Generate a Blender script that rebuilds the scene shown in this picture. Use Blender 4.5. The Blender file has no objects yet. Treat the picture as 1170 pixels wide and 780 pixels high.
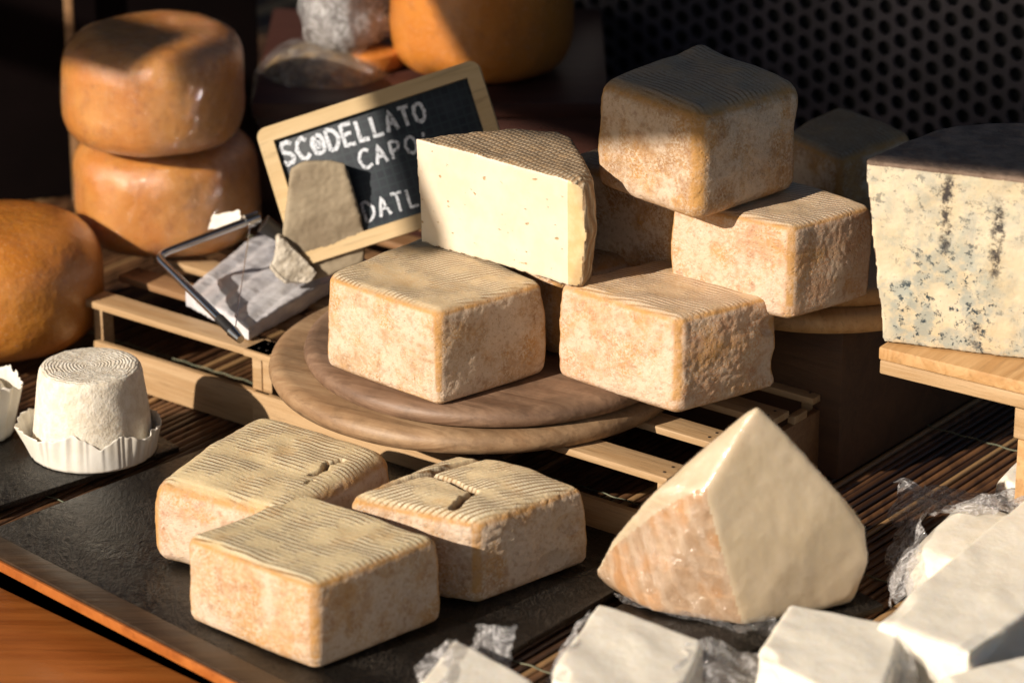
import bpy, bmesh, math, random
from mathutils import Vector, Matrix, noise
random.seed(7)
S = bpy.context.scene
COL = S.collection
# ------------------------------------------------------------------ camera
PITCH = math.radians(22.0); D0 = 3.5; LENS = 120.0; FPX = LENS / 36.0 * 1170.0
CAM = Vector((0, -D0 * math.cos(PITCH), D0 * math.sin(PITCH)))
FWD = Vector((0, math.cos(PITCH), -math.sin(PITCH))); UPV = Vector((0, math.sin(PITCH), math.cos(PITCH)))
def ray(px, py):
    return (FWD + Vector((1, 0, 0)) * ((px - 585) / FPX) - UPV * ((py - 390) / FPX))
def at(px, py, z):
    d = ray(px, py); t = (z - CAM.z) / d.z
    return CAM + d * t
def at_plane(px, py, p0, n):
    d = ray(px, py); t = (p0 - CAM).dot(n) / d.dot(n)
    return CAM + d * t
def ppm(p):                      # pixels per metre at a point
    return FPX / (p - CAM).dot(FWD)
cam = bpy.data.objects.new('camera', bpy.data.cameras.new('camera')); COL.objects.link(cam)
cam.location = CAM; cam.rotation_euler = (math.pi / 2 - PITCH, 0, 0)
cam.data.lens = LENS; cam.data.sensor_width = 36; cam.data.clip_end = 100
cam.data.dof.use_dof = True; cam.data.dof.focus_distance = 3.10; cam.data.dof.aperture_fstop = 4.2
S.camera = cam
CZ = -0.012
U = at(765, 545, .07) - at(124, 349, .07); U.z = 0; U.normalize()
V = Vector((-U.y, U.x, 0))
UANG = math.atan2(U.y, U.x)

# ------------------------------------------------------------------ nodes
GAIN = .84
class G:
    def __init__(s, name):
        s.m = bpy.data.materials.new(name); s.m.use_nodes = True
        s.t = s.m.node_tree; s.t.nodes.clear()
        s.out = s.t.nodes.new('ShaderNodeOutputMaterial')
        tc = s.t.nodes.new('ShaderNodeTexCoord'); s.obj = tc.outputs['Object']
    def n(s, typ, **kw):
        nd = s.t.nodes.new(typ)
        for k, v in kw.items(): setattr(nd, k, v)
        return nd
    def set(s, nd, **kw):
        for k, v in kw.items():
            sock = nd.inputs[int(k[1:])] if k[0] == '_' and k[1:].isdigit() else nd.inputs[k.replace('_', ' ')]
            if hasattr(v, 'is_output') or isinstance(v, bpy.types.NodeSocket): s.t.links.new(v, sock)
            else: sock.default_value = v
        return nd
    def mapping(s, vec, scale=(1, 1, 1), rot=(0, 0, 0), loc=(0, 0, 0)):
        nd = s.n('ShaderNodeMapping'); s.t.links.new(vec, nd.inputs[0])
        nd.inputs['Scale'].default_value = scale; nd.inputs['Rotation'].default_value = rot; nd.inputs['Location'].default_value = loc
        return nd.outputs[0]
    def noise(s, scale, detail=4, rough=.55, vec=None, dist=0):
        nd = s.n('ShaderNodeTexNoise'); s.t.links.new(vec or s.obj, nd.inputs['Vector'])
        nd.inputs['Scale'].default_value = scale; nd.inputs['Detail'].default_value = detail
        nd.inputs['Roughness'].default_value = rough; nd.inputs['Distortion'].default_value = dist
        return nd.outputs['Fac']
    def voro(s, scale, vec=None, feature='F1', rnd=1):
        nd = s.n('ShaderNodeTexVoronoi', feature=feature); s.t.links.new(vec or s.obj, nd.inputs['Vector'])
        nd.inputs['Scale'].default_value = scale; nd.inputs['Randomness'].default_value = rnd
        return nd.outputs['Distance']
    def wave(s, scale, dist, vec=None, detail=2, dscale=1.5):
        nd = s.n('ShaderNodeTexWave'); s.t.links.new(vec or s.obj, nd.inputs['Vector'])
        nd.inputs['Scale'].default_value = scale; nd.inputs['Distortion'].default_value = dist
        nd.inputs['Detail'].default_value = detail; nd.inputs['Detail Scale'].default_value = dscale
        return nd.outputs['Fac']
    def ramp(s, fac, a, b, lo=0., hi=1.):
        nd = s.n('ShaderNodeMapRange'); nd.interpolation_type = 'SMOOTHSTEP'
        s.t.links.new(fac, nd.inputs[0])
        nd.inputs[1].default_value = a; nd.inputs[2].default_value = b; nd.inputs[3].default_value = lo; nd.inputs[4].default_value = hi
        return nd.outputs[0]
    def mix(s, f, a, b):
        nd = s.n('ShaderNodeMix', data_type='RGBA')
        for sock, v in ((nd.inputs[0], f), (nd.inputs[6], a), (nd.inputs[7], b)):
            if isinstance(v, bpy.types.NodeSocket): s.t.links.new(v, sock)
            elif isinstance(v, (int, float)): sock.default_value = v
            else: sock.default_value = (*v, 1)
        return nd.outputs[2]
    def scale(s, c, k):
        if not isinstance(c, bpy.types.NodeSocket): return tuple(q * k for q in c)
        nd = s.n('ShaderNodeVectorMath', operation='SCALE'); s.t.links.new(c, nd.inputs[0]); nd.inputs['Scale'].default_value = k
        return nd.outputs[0]
    def math(s, op, a, b=None, clamp=False):
        nd = s.n('ShaderNodeMath', operation=op, use_clamp=clamp)
        for i, v in ((0, a), (1, b)):
            if v is None: continue
            if isinstance(v, bpy.types.NodeSocket): s.t.links.new(v, nd.inputs[i])
            else: nd.inputs[i].default_value = v
        return nd.outputs[0]
    def attr(s, name):
        nd = s.n('ShaderNodeAttribute', attribute_name=name); return nd.outputs['Fac']
    def bump(s, h, dist, strength=1.0, normal=None):
        nd = s.n('ShaderNodeBump'); nd.inputs['Distance'].default_value = dist; nd.inputs['Strength'].default_value = strength
        s.t.links.new(h, nd.inputs['Height'])
        if normal: s.t.links.new(normal, nd.inputs['Normal'])
        return nd.outputs[0]
    def pbr(s, color, rough=.5, normal=None, sss=0, sr=(1, .5, .25), sscale=.006, coat=0, coat_r=.08, coat_n=None, metal=0, spec=.5):
        p = s.n('ShaderNodeBsdfPrincipled')
        color = s.scale(color, GAIN)
        for k, v in (('Base Color', color), ('Roughness', rough)):
            if isinstance(v, bpy.types.NodeSocket): s.t.links.new(v, p.inputs[k])
            elif isinstance(v, (int, float)): p.inputs[k].default_value = v
            else: p.inputs[k].default_value = (*v, 1)
        if normal: s.t.links.new(normal, p.inputs['Normal'])
        p.inputs['Metallic'].default_value = metal; p.inputs['Specular IOR Level'].default_value = spec
        if sss:
            p.inputs['Subsurface Weight'].default_value = sss; p.inputs['Subsurface Radius'].default_value = sr
            p.inputs['Subsurface Scale'].default_value = sscale
        if coat:
            p.inputs['Coat Weight'].default_value = coat; p.inputs['Coat Roughness'].default_value = coat_r
            if coat_n: s.t.links.new(coat_n, p.inputs['Coat Normal'])
        s.t.links.new(p.outputs[0], s.out.inputs[0])
        return s.m

def mat_rind(name, dark, light, edge=(.60, .34, .11), ridge=(.62, .54, .37), groove=(.30, .18, .08), period=.0068, ang=0., seed=0., topgrey=.3, gstr=1.):
    g = G(name)
    vec = g.mapping(g.obj, loc=(seed, seed * .7, seed * .3))
    big = g.noise(26, 3, .6, vec); mid = g.noise(95, 5, .68, vec); fine = g.noise(420, 4, .7, vec)
    por = g.voro(230, g.mapping(vec, scale=(1, 1, 1.2)))
    c = g.mix(g.ramp(mid, .30, .56), dark, light)
    c = g.mix(g.ramp(big, .44, .66, 0, .75), c, edge)
    c = g.mix(g.math('MULTIPLY', g.ramp(fine, .44, .58, 0, .85), g.ramp(g.noise(30, 3, .6, g.mapping(vec, loc=(8, 3, 5))), .36, .6, .35, 1)), c, (.78, .69, .58))
    c = g.mix(g.ramp(g.noise(15, 7, .68, g.mapping(vec, loc=(2, 9, 4))), .44, .57, 0, .72), c, (.80, .70, .60))
    c = g.mix(g.ramp(g.noise(210, 3, .6, vec), .52, .66, 0, .45), c, dark)
    c = g.mix(g.ramp(g.noise(60, 6, .75, g.mapping(vec, loc=(3, 1, 2))), .56, .68, 0, .5), c, (.36, .20, .11))
    c = g.mix(g.ramp(por, .0, .22, .22, 0), c, (.24, .13, .06))
    ed = g.attr('edge')
    c = g.mix(g.math('MULTIPLY', g.ramp(ed, .05, .5), g.ramp(mid, .3, .6, .35, .9)), c, edge)
    # pressed-mat ridges on the upper face
    rv = g.mapping(g.obj, rot=(0, 0, ang), loc=(0, seed * .01, 0))
    k = 2 * math.pi / 20.0 / period * 1.0
    w = g.n('ShaderNodeTexWave')
    g.t.links.new(rv, w.inputs['Vector']); w.bands_direction = 'Y'
    w.inputs['Scale'].default_value = math.pi / (10 * period); w.inputs['Distortion'].default_value = 3.2
    w.inputs['Detail'].default_value = 5; w.inputs['Detail Roughness'].default_value = .42; w.inputs['Detail Scale'].default_value = .36
    wf = w.outputs['Fac']
    w2 = g.n('ShaderNodeTexWave'); g.t.links.new(rv, w2.inputs['Vector']); w2.bands_direction = 'X'
    w2.inputs['Scale'].default_value = math.pi / (10 * period * .55); w2.inputs['Distortion'].default_value = 2.0; w2.inputs['Detail Scale'].default_value = 2
    patch = g.ramp(g.noise(30, 5, .6, vec), .40, .56, .08, 1)
    rf = g.math('MULTIPLY', g.math('MULTIPLY', g.ramp(wf, .06, .46), g.ramp(w2.outputs['Fac'], 0, .5, .74, 1)), 1.0)
    tc = g.mix(rf, groove, ridge)
    tc = g.mix(g.math('SUBTRACT', 1.0, patch, True), tc, (ridge[0] * .94, ridge[1] * .86, ridge[2] * .74))
    tc = g.mix(g.ramp(big, .52, .70, 0, .45), tc, (.62, .40, .18))
    tc = g.mix(g.ramp(g.noise(50, 5, .7, g.mapping(vec, loc=(5, 2, 1))), .52, .66, 0, topgrey), tc, (.5, .43, .32))
    tc = g.mix(g.ramp(fine, .52, .66, 0, .45), tc, (.74, .68, .54))
    tm = g.attr('topm')
    def tint(col, t):
        nd = g.n('ShaderNodeVectorMath', operation='MULTIPLY'); g.t.links.new(col, nd.inputs[0]); nd.inputs[1].default_value = t
        return nd.outputs[0]
    c = g.mix(tm, tint(c, (.96, .885, .79)), tint(tc, (1.0, .96, .89)))
    c = g.mix(g.attr('crack'), c, (.15, .065, .025))
    hs = g.math('ADD', g.math('MULTIPLY', fine, .55), g.math('MULTIPLY', g.ramp(por, 0, .35), .35))
    hs = g.math('ADD', hs, g.math('MULTIPLY', mid, .5))
    ht = g.math('ADD', g.math('MULTIPLY', g.math('MULTIPLY', rf, patch), .40 * gstr), g.math('MULTIPLY', fine, .35))
    hm = g.n('ShaderNodeMix', data_type='FLOAT')
    g.t.links.new(tm, hm.inputs[0]); g.t.links.new(hs, hm.inputs[2]); g.t.links.new(ht, hm.inputs[3])
    return g.pbr(c, .62, g.bump(hm.outputs[0], .0014, .85), sss=.08, spec=.35)

def mat_wheel(name, base, base2, wrink=1.0):
    g = G(name)
    c = g.mix(g.ramp(g.noise(14, 4, .6), .35, .68), base, base2)
    c = g.mix(g.ramp(g.noise(70, 5, .7), .5, .7, 0, .5), c, (.40, .14, .04))
    c = g.mix(g.ramp(g.noise(300, 3, .7), .55, .68, 0, .25), c, (.75, .5, .3))
    wr = g.math('ADD', g.noise(38, 5, .6, g.mapping(g.obj, scale=(1, 1, .45)), 1.6), g.math('MULTIPLY', g.noise(110, 4, .7, None, 1.2), .55))
    cn = g.bump(g.math('ADD', wr, g.math('MULTIPLY', g.noise(210, 4, .7), .4)), .0022 * wrink, 1)
    return g.pbr(c, .45, g.bump(g.noise(60, 5, .6), .002), sss=.15, coat=1, coat_r=.08, coat_n=cn)

def mat_wood(name, a, b, scale=1., rough=.55, axis='x', dirt=0., coat=0, ang=0.):
    g = G(name)
    sc = {'x': (3, 40, 40), 'y': (40, 3, 40), 'z': (40, 40, 3)}[axis]
    v0 = g.mapping(g.obj, rot=(0, 0, ang))
    v = g.mapping(v0, scale=tuple(q * scale for q in sc))
    f = g.noise(1.6, 6, .65, v, 1.2)
    f2 = g.noise(7, 4, .7, v)
    c = g.mix(g.ramp(f, .32, .68), a, b)
    c = g.mix(g.ramp(f2, .52, .7, 0, .4), c, tuple(q * .45 for q in a))
    if dirt: c = g.mix(g.ramp(g.noise(16, 5, .7), .42, .66, 0, dirt), c, tuple(q * .35 for q in a))
    return g.pbr(c, rough, g.bump(g.math('ADD', f, g.math('MULTIPLY', f2, .4)), .0012, .8), coat=coat, coat_r=.25)

def mat_plain(name, c1, c2, scale=60, rough=.5, bump=.001, sss=0, coat=0, metal=0, spec=.5, detail=5):
    g = G(name)
    f = g.noise(scale, detail, .6)
    return g.pbr(g.mix(g.ramp(f, .35, .65), c1, c2), rough, g.bump(f, bump), sss=sss, sr=(1, .75, .5), sscale=.01, coat=coat, metal=metal, spec=spec)

def mat_film(name, amt=.10, tint=(1, 1, 1), crink=.004, scale=60, haze=.0, face=.4, gr=.10):
    g = G(name)
    nz = g.noise(scale, 5, .62, g.obj, 1.2)
    rd = g.math('ABSOLUTE', g.math('SUBTRACT', nz, .5))
    nrm = g.bump(rd, crink * 2.5, 1)
    lw = g.n('ShaderNodeLayerWeight'); lw.inputs[0].default_value = .35; g.t.links.new(nrm, lw.inputs['Normal'])
    tr = g.n('ShaderNodeBsdfTransparent'); tr.inputs[0].default_value = (*tint, 1)
    gl = g.n('ShaderNodeBsdfGlossy'); gl.inputs['Roughness'].default_value = gr; g.t.links.new(nrm, gl.inputs['Normal'])
    df = g.n('ShaderNodeBsdfDiffuse'); df.inputs[0].default_value = (.85, .83, .82, 1); g.t.links.new(nrm, df.inputs['Normal'])
    fac = g.math('ADD', g.math('MULTIPLY', g.math('POWER', lw.outputs['Facing'], 1.6), face), amt, True)
    m1 = g.n('ShaderNodeMixShader'); g.t.links.new(fac, m1.inputs[0]); g.t.links.new(tr.outputs[0], m1.inputs[1]); g.t.links.new(gl.outputs[0], m1.inputs[2])
    m2 = g.n('ShaderNodeMixShader'); g.t.links.new(g.math('ADD', g.ramp(rd, .0, .05, haze * 3.0, 0), haze, True), m2.inputs[0])
    g.t.links.new(m1.outputs[0], m2.inputs[1]); g.t.links.new(df.outputs[0], m2.inputs[2])
    g.t.links.new(m2.outputs[0], g.out.inputs[0])
    return g.m

# ------------------------------------------------------------------ objects
def tag(o, label=None, cat=None, group=None, kind=None):
    if label: o['label'] = label
    if cat: o['category'] = cat
    if group: o['group'] = group
    if kind: o['kind'] = kind
    return o
def empty(name, loc, label, cat, group=None, rz=0., mw=None):
    o = bpy.data.objects.new(name, None); COL.objects.link(o); o.empty_display_size = .02
    o.location = loc; o.rotation_euler = (0, 0, rz)
    if mw is not None: o.matrix_world = mw
    return tag(o, label, cat, group)
def obj(name, verts, faces, mats, parent=None, loc=(0, 0, 0), rz=0., smooth=True, mw=None):
    me = bpy.data.meshes.new(name); me.from_pydata([tuple(v) for v in verts], [], faces); me.update()
    if not isinstance(mats, (list, tuple)): mats = [mats]
    for m in mats: me.materials.append(m)
    if smooth: me.polygons.foreach_set('use_smooth', [True] * len(me.polygons))
    o = bpy.data.objects.new(name, me); COL.objects.link(o)
    o.parent = parent; o.location = loc; o.rotation_euler = (0, 0, rz)
    if mw is not None: o.matrix_world = mw
    return o
def from_bm(name, bm, mats, parent=None, loc=(0, 0, 0), rz=0., smooth=True, mw=None, bevel=0., seg=2):
    if bevel:
        bmesh.ops.bevel(bm, geom=bm.edges[:], offset=bevel, segments=seg, affect='EDGES', profile=.6)
    me = bpy.data.meshes.new(name); bm.normal_update(); bm.to_mesh(me); bm.free()
    if not isinstance(mats, (list, tuple)): mats = [mats]
    for m in mats: me.materials.append(m)
    if smooth:
        me.polygons.foreach_set('use_smooth', [True] * len(me.polygons))
        me.set_sharp_from_angle(angle=math.radians(50)) if hasattr(me, 'set_sharp_from_angle') else None
    o = bpy.data.objects.new(name, me); COL.objects.link(o); o.parent = parent
    o.location = loc; o.rotation_euler = (0, 0, rz)
    if mw is not None: o.matrix_world = mw
    return o
def add_box(bm, x0, x1, y0, y1, z0, z1):
    v = [bm.verts.new(p) for p in ((x0, y0, z0), (x1, y0, z0), (x1, y1, z0), (x0, y1, z0), (x0, y0, z1), (x1, y0, z1), (x1, y1, z1), (x0, y1, z1))]
    for f in ((3, 2, 1, 0), (4, 5, 6, 7), (0, 1, 5, 4), (1, 2, 6, 5), (2, 3, 7, 6), (3, 0, 4, 7)): bm.faces.new([v[i] for i in f])
def box(name, x0, x1, y0, y1, z0, z1, m, parent=None, bevel=.0012, **kw):
    bm = bmesh.new(); add_box(bm, x0, x1, y0, y1, z0, z1)
    return from_bm(name, bm, m, parent, bevel=bevel, **kw)
def poly_slab(name, pts, z0, z1, m, bevel=.0015, loc=None, **kw):
    bm = bmesh.new(); c = sum((Vector(p) for p in pts), Vector()) / len(pts); c.z = 0
    lo = [bm.verts.new((p.x - c.x, p.y - c.y, 0)) for p in pts]; hi = [bm.verts.new((p.x - c.x, p.y - c.y, z1 - z0)) for p in pts]
    bm.faces.new(hi); bm.faces.new(lo[::-1])
    for i in range(len(pts)):
        j = (i + 1) % len(pts); bm.faces.new((lo[i], lo[j], hi[j], hi[i]))
    bmesh.ops.recalc_face_normals(bm, faces=bm.faces[:])
    return from_bm(name, bm, m, bevel=bevel, loc=(c.x, c.y, z0), **kw)
def set_attr(me, name, vals):
    a = me.attributes.new(name, 'FLOAT', 'POINT'); a.data.foreach_set('value', vals)
def segd(px, py, a, b):
    vx, vy = b[0] - a[0], b[1] - a[1]; wx, wy = px - a[0], py - a[1]
    t = max(0, min(1, (wx * vx + wy * vy) / (vx * vx + vy * vy + 1e-12)))
    return math.hypot(wx - t * vx, wy - t * vy), t

def block(name, corners, zt, zb, mat, n=90, r=.012, bulge=.035, dome=.0, amp=.0016, seed=0., cracks=(), expand=1.02, chip=(), parent=None, tilt=0., rough=1.0, fine=.00014, sink=0.):
    """A soft square block: corners are the outline of its upper face (left, back, right, front)."""
    L, B, R, F = [at(p[0], p[1], zt) for p in corners]
    c = (L + B + R + F) / 4; ex = ((F - L) + (R - B)); ex.z = 0; ex.normalize(); ey = Vector((-ex.y, ex.x, 0))
    q = {}
    for k, P in (('L', L), ('B', B), ('R', R), ('F', F)):
        d = (P - c) * expand; q[k] = (d.dot(ex), d.dot(ey))
    hx = ((F - L).length + (R - B).length) / 4; hy = ((B - L).length + (R - F).length) / 4; hz = (zt - zb) / 2
    nz = max(24, int(n * hz / hx * 1.0))
    cnt = (n, n, nz); H = (hx, hy, hz)
    idx = {}; verts = []; edge = []; topm = []; crk = []; faces = []
    def vert(i, j, k):
        key = (i, j, k)
        if key in idx: return idx[key]
        p = [(-1 + 2 * i / cnt[0]) * hx, (-1 + 2 * j / cnt[1]) * hy, (-1 + 2 * k / cnt[2]) * hz]
        qq = [max(-(h - r), min(h - r, a)) for a, h in zip(p, H)]
        d = Vector([a - b for a, b in zip(p, qq)]); ln = d.length
        nrm = d / ln
        pos = Vector(qq) + nrm * r
        e = 1 - max(abs(nrm.x), abs(nrm.y), abs(nrm.z)); e = min(1, e / .29)
        tm = max(0, min(1, (nrm.z - .60) / .3))
        x, y, z = pos
        zz = z / hz; s, t = x / hx, y / hy
        bl = 1 + bulge * (1 - zz * zz) + .02 * max(0, -zz)
        # bowed sides
        s2 = s * bl * (1 + .02 * (1 - t * t)); t2 = t * bl * (1 + .02 * (1 - s * s))
        z += dome * (1 - s * s) * (1 - t * t) * (1 if zz > 0 else 0) * max(0, zz)
        a, b = (1 - s2) / 2, (1 + s2) / 2; cc, dd = (1 - t2) / 2, (1 + t2) / 2
        X = a * cc * q['L'][0] + b * cc * q['F'][0] + a * dd * q['B'][0] + b * dd * q['R'][0]
        Y = a * cc * q['L'][1] + b * cc * q['F'][1] + a * dd * q['B'][1] + b * dd * q['R'][1]
        sp = Vector((x + seed, y + seed * 2, z))
        dn = noise.noise(sp * 18) * amp * 1.6 + noise.noise(sp * 45) * amp * .7
        if tm < .5: dn += (abs(noise.noise(sp * 110)) - .2) * amp * .38 * rough
        dn += noise.noise(sp * 330) * fine * rough
        ck = 0.
        if tm > .3:
            for pl in cracks:
                w = pl[0]
                for m_ in range(1, len(pl) - 1):
                    dist, tt = segd(s + .02 * noise.noise(sp * 150), t + .02 * noise.noise(sp * 150 + Vector((9, 9, 9))), pl[m_], pl[m_ + 1])
                    ck = max(ck, max(0, min(1, 1.6 - dist / w * 1.4)))
            dn -= ck * .007
        for (cs, ct, cz, cr, cd) in chip:
            dd_ = math.sqrt((s - cs) ** 2 + (t - ct) ** 2 + (zz - cz) ** 2)
            if dd_ < cr: dn -= cd * (1 - (dd_ / cr) ** 2)
        fl = 1.0 if zz > -.9 else .2
        P = Vector((X, Y, z + hz)) + nrm * dn * fl
        if P.z < 0.0: P.z = 0.0
        idx[key] = len(verts); verts.append(P); edge.append(e * (1 if zz > -.7 else .3)); topm.append(tm); crk.append(ck)
        return idx[key]
    for axis in range(3):
        a1, a2 = (axis + 1) % 3, (axis + 2) % 3
        for side in (0, cnt[axis]):
            for i in range(cnt[a1]):
                for j in range(cnt[a2]):
                    kk = []
                    for di, dj in ((0, 0), (1, 0), (1, 1), (0, 1)):
                        key = [0, 0, 0]; key[axis] = side; key[a1] = i + di; key[a2] = j + dj
                        kk.append(vert(*key))
                    faces.append(kk if side else kk[::-1])
    o = obj(name, verts, faces, mat, parent, (c.x, c.y, zb - sink), math.atan2(ex.y, ex.x))
    set_attr(o.data, 'edge', edge); set_attr(o.data, 'topm', topm); set_attr(o.data, 'crack', crk)
    o['_q'] = 0; del o['_q']
    return o

def wheel(name, cx, cy, zb, R, h, m, nexp=3.2, seed=0., amp=.003, parent=None, nr=120, cone=0., dish=0., fine=.0006, rtop=None):
    verts = []; faces = []; P = 56; NA = nr
    for k in range(P + 1):
        ph = -math.pi / 2 + math.pi * k / P
        cs, sn = math.cos(ph), math.sin(ph)
        rr = R * abs(cs) ** (2 / nexp); zz = h / 2 + h / 2 * (1 if sn > 0 else -1) * abs(sn) ** (2 / nexp)
        if cone: rr *= 1 - cone * zz / h
        for a in range(NA):
            th = 2 * math.pi * a / NA
            d = Vector((math.cos(th), math.sin(th), 0))
            p = d * rr + Vector((0, 0, zz)); sp = p + Vector((seed, seed, seed))
            dn = noise.noise(sp * 9) * amp * 1.5 + noise.noise(sp * 30) * amp * .6 + noise.noise(sp * 240) * fine
            nn = Vector((d.x * abs(cs), d.y * abs(cs), sn))
            if dish and sn > 0: p.z -= dish * max(0, 1 - (rr / (R * .8)) ** 2)
            p += nn * dn * (1 if k > 6 else .1)
            if p.z < 0: p.z = 0
            verts.append(p)
    for k in range(P):
        for a in range(NA):
            b = (a + 1) % NA; faces.append((k * NA + a, k * NA + b, (k + 1) * NA + b, (k + 1) * NA + a))
    return obj(name, verts, faces, m, parent, (cx, cy, zb))

def lathe(name, prof, m, parent=None, loc=(0, 0, 0), NA=160, wob=0., seed=0.):
    verts = []; faces = []
    for (r, z) in prof:
        for a in range(NA):
            th = 2 * math.pi * a / NA; p = Vector((math.cos(th) * r, math.sin(th) * r, z))
            if wob and z > 0.001: p.z += noise.noise(p * 20 + Vector((seed, 0, 0))) * wob
            verts.append(p)
    n = len(prof)
    for k in range(n - 1):
        for a in range(NA):
            b = (a + 1) % NA; faces.append((k * NA + a, k * NA + b, (k + 1) * NA + b, (k + 1) * NA + a))
    return obj(name, verts, faces, m, parent, loc)

def hull(name, pts, mats, pick=None, voxel=.0025, smooth=4, amp=.001, seed=0., parent=None, fine=.0003, flat=None, origin=None):
    """Convex solid through real corner points, softened and roughened."""
    pts = [Vector(p) for p in pts]
    c = origin or Vector((sum(p.x for p in pts) / len(pts), sum(p.y for p in pts) / len(pts), min(p.z for p in pts)))
    bm = bmesh.new()
    for p in pts: bm.verts.new(p - c)
    r = bmesh.ops.convex_hull(bm, input=bm.verts[:])
    bmesh.ops.delete(bm, geom=[v for v in bm.verts if not v.link_faces], context='VERTS')
    me = bpy.data.meshes.new('t'); bm.to_mesh(me); bm.free()
    t = bpy.data.objects.new('t', me); COL.objects.link(t)
    md = t.modifiers.new('r', 'REMESH'); md.mode = 'VOXEL'; md.voxel_size = voxel
    if smooth: sm = t.modifiers.new('s', 'SMOOTH'); sm.iterations = smooth; sm.factor = .5
    dg = bpy.context.evaluated_depsgraph_get(); dg.update()
    m2 = bpy.data.meshes.new_from_object(t.evaluated_get(dg))
    bpy.data.objects.remove(t); bpy.data.meshes.remove(me)
    if not isinstance(mats, (list, tuple)): mats = [mats]
    m2.materials.clear()
    for m in mats: m2.materials.append(m)
    if pick:
        m2.polygons.foreach_set('material_index', [pick(f.normal.copy(), f.center + c) for f in m2.polygons])
    NN = [v.normal.copy() for v in m2.vertices]; CO = [v.co.copy() for v in m2.vertices]; out = []
    for co, nn in zip(CO, NN):
        sp = co + Vector((seed, seed, seed)); k = flat(nn) if flat else 1.
        out.append(co + nn * k * (noise.noise(sp * 25) * amp * 1.4 + noise.noise(sp * 80) * amp * .7 + noise.noise(sp * 300) * fine))
    mn = min(p.z for p in out); flatc = []
    for p in out: flatc += [p.x, p.y, p.z - mn]
    m2.vertices.foreach_set('co', flatc); m2.update()
    m2.polygons.foreach_set('use_smooth', [True] * len(m2.polygons)); m2.name = name
    o = bpy.data.objects.new(name, m2); COL.objects.link(o); o.location = c; o.parent = parent
    return o
def shell(src, name, m, off=.0015, crink=.003, seed=0., freq=45, keep=None, stretch=(1, 1, 1)):
    """A wrap film lying over a solid, as a part of it."""
    me = src.data.copy(); me.name = name; me.materials.clear(); me.materials.append(m)
    for f in me.polygons: f.material_index = 0
    nrm = [v.normal.copy() for v in me.vertices]
    vs = [v.co.copy() for v in me.vertices]; fl = []
    for co, nn in zip(vs, nrm):
        sp = Vector((co.x * stretch[0], co.y * stretch[1], co.z * stretch[2])) + Vector((seed, seed, 0)); q = 1 - abs(noise.noise(sp * freq) * 2)
        co = co + nn * (off + crink * max(0, q - .45) ** 1.5); fl += [co.x, co.y, co.z]
    me.vertices.foreach_set('co', fl); me.update()
    if keep:
        bm = bmesh.new(); bm.from_mesh(me)
        bmesh.ops.delete(bm, geom=[f for f in bm.faces if not keep(f.normal, f.calc_center_median())], context='FACES')
        bm.to_mesh(me); bm.free()
    o = bpy.data.objects.new(name, me); COL.objects.link(o); o.parent = src
    return o
def sheet(name, P, m, parent=None, n=60, amp=.01, seed=0., freq=35, edge=.25, thick=0):
    """Crumpled film: P = four corner points (world) a-b-c-d."""
    P = [Vector(p) for p in P]; c = sum(P, Vector()) / 4; c.z = min(p.z for p in P)
    nn = (P[1] - P[0]).cross(P[3] - P[0]).normalized(); verts = []; faces = []
    for i in range(n + 1):
        for j in range(n + 1):
            s, t = i / n, j / n
            es = s + edge * .3 * noise.noise(Vector((seed, t * 6, 1))) * abs(2 * s - 1); et = t + edge * .3 * noise.noise(Vector((s * 6, seed, 4))) * abs(2 * t - 1)
            p = P[0] * (1 - es) * (1 - et) + P[1] * es * (1 - et) + P[2] * es * et + P[3] * (1 - es) * et
            sp = p * .72 + Vector((seed, 0, 0))
            d = (1 - 2 * abs(noise.noise(sp * freq))) * amp + (1 - 2 * abs(noise.noise(sp * freq * 2.3))) * amp * .22
            d2 = noise.noise(sp * freq * .8 + Vector((7, 7, 7))) * amp
            verts.append(p + nn * (d - amp * .5) + (P[1] - P[0]).normalized() * d2 * .6 - c)
    for i in range(n):
        for j in range(n):
            a = i * (n + 1) + j; faces.append((a, a + n + 1, a + n + 2, a + 1))
    o = obj(name, verts, faces, m, parent, c)
    if parent is not None: o.matrix_parent_inverse = parent.matrix_basis.inverted()
    return o
def tube(bm, pts, r, seg=10, cap=True):
    pts = [Vector(p) for p in pts]; rings = []
    up = Vector((0, 0, 1))
    for i, p in enumerate(pts):
        d = (pts[min(i + 1, len(pts) - 1)] - pts[max(i - 1, 0)]).normalized()
        a = d.cross(up); a = a.normalized() if a.length > .05 else Vector((1, 0, 0)); b = d.cross(a)
        rr = r if not callable(r) else r(i / (len(pts) - 1))
        rings.append([bm.verts.new(p + (a * math.cos(2 * math.pi * k / seg) + b * math.sin(2 * math.pi * k / seg)) * rr) for k in range(seg)])
    for A, B_ in zip(rings, rings[1:]):
        for k in range(seg): bm.faces.new((A[k], A[(k + 1) % seg], B_[(k + 1) % seg], B_[k]))
    if cap: bm.faces.new(rings[0][::-1]); bm.faces.new(rings[-1])
def fillet(pts, r, seg=6):
    pts = [Vector(p) for p in pts]; out = [pts[0]]
    for a, b, c in zip(pts, pts[1:], pts[2:]):
        u = (a - b).normalized(); v = (c - b).normalized(); p0 = b + u * r; p1 = b + v * r
        for k in range(seg + 1):
            t = k / seg; out.append(p0 * (1 - t) ** 2 + b * 2 * t * (1 - t) + p1 * t * t)
    out.append(pts[-1]); return out

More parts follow.
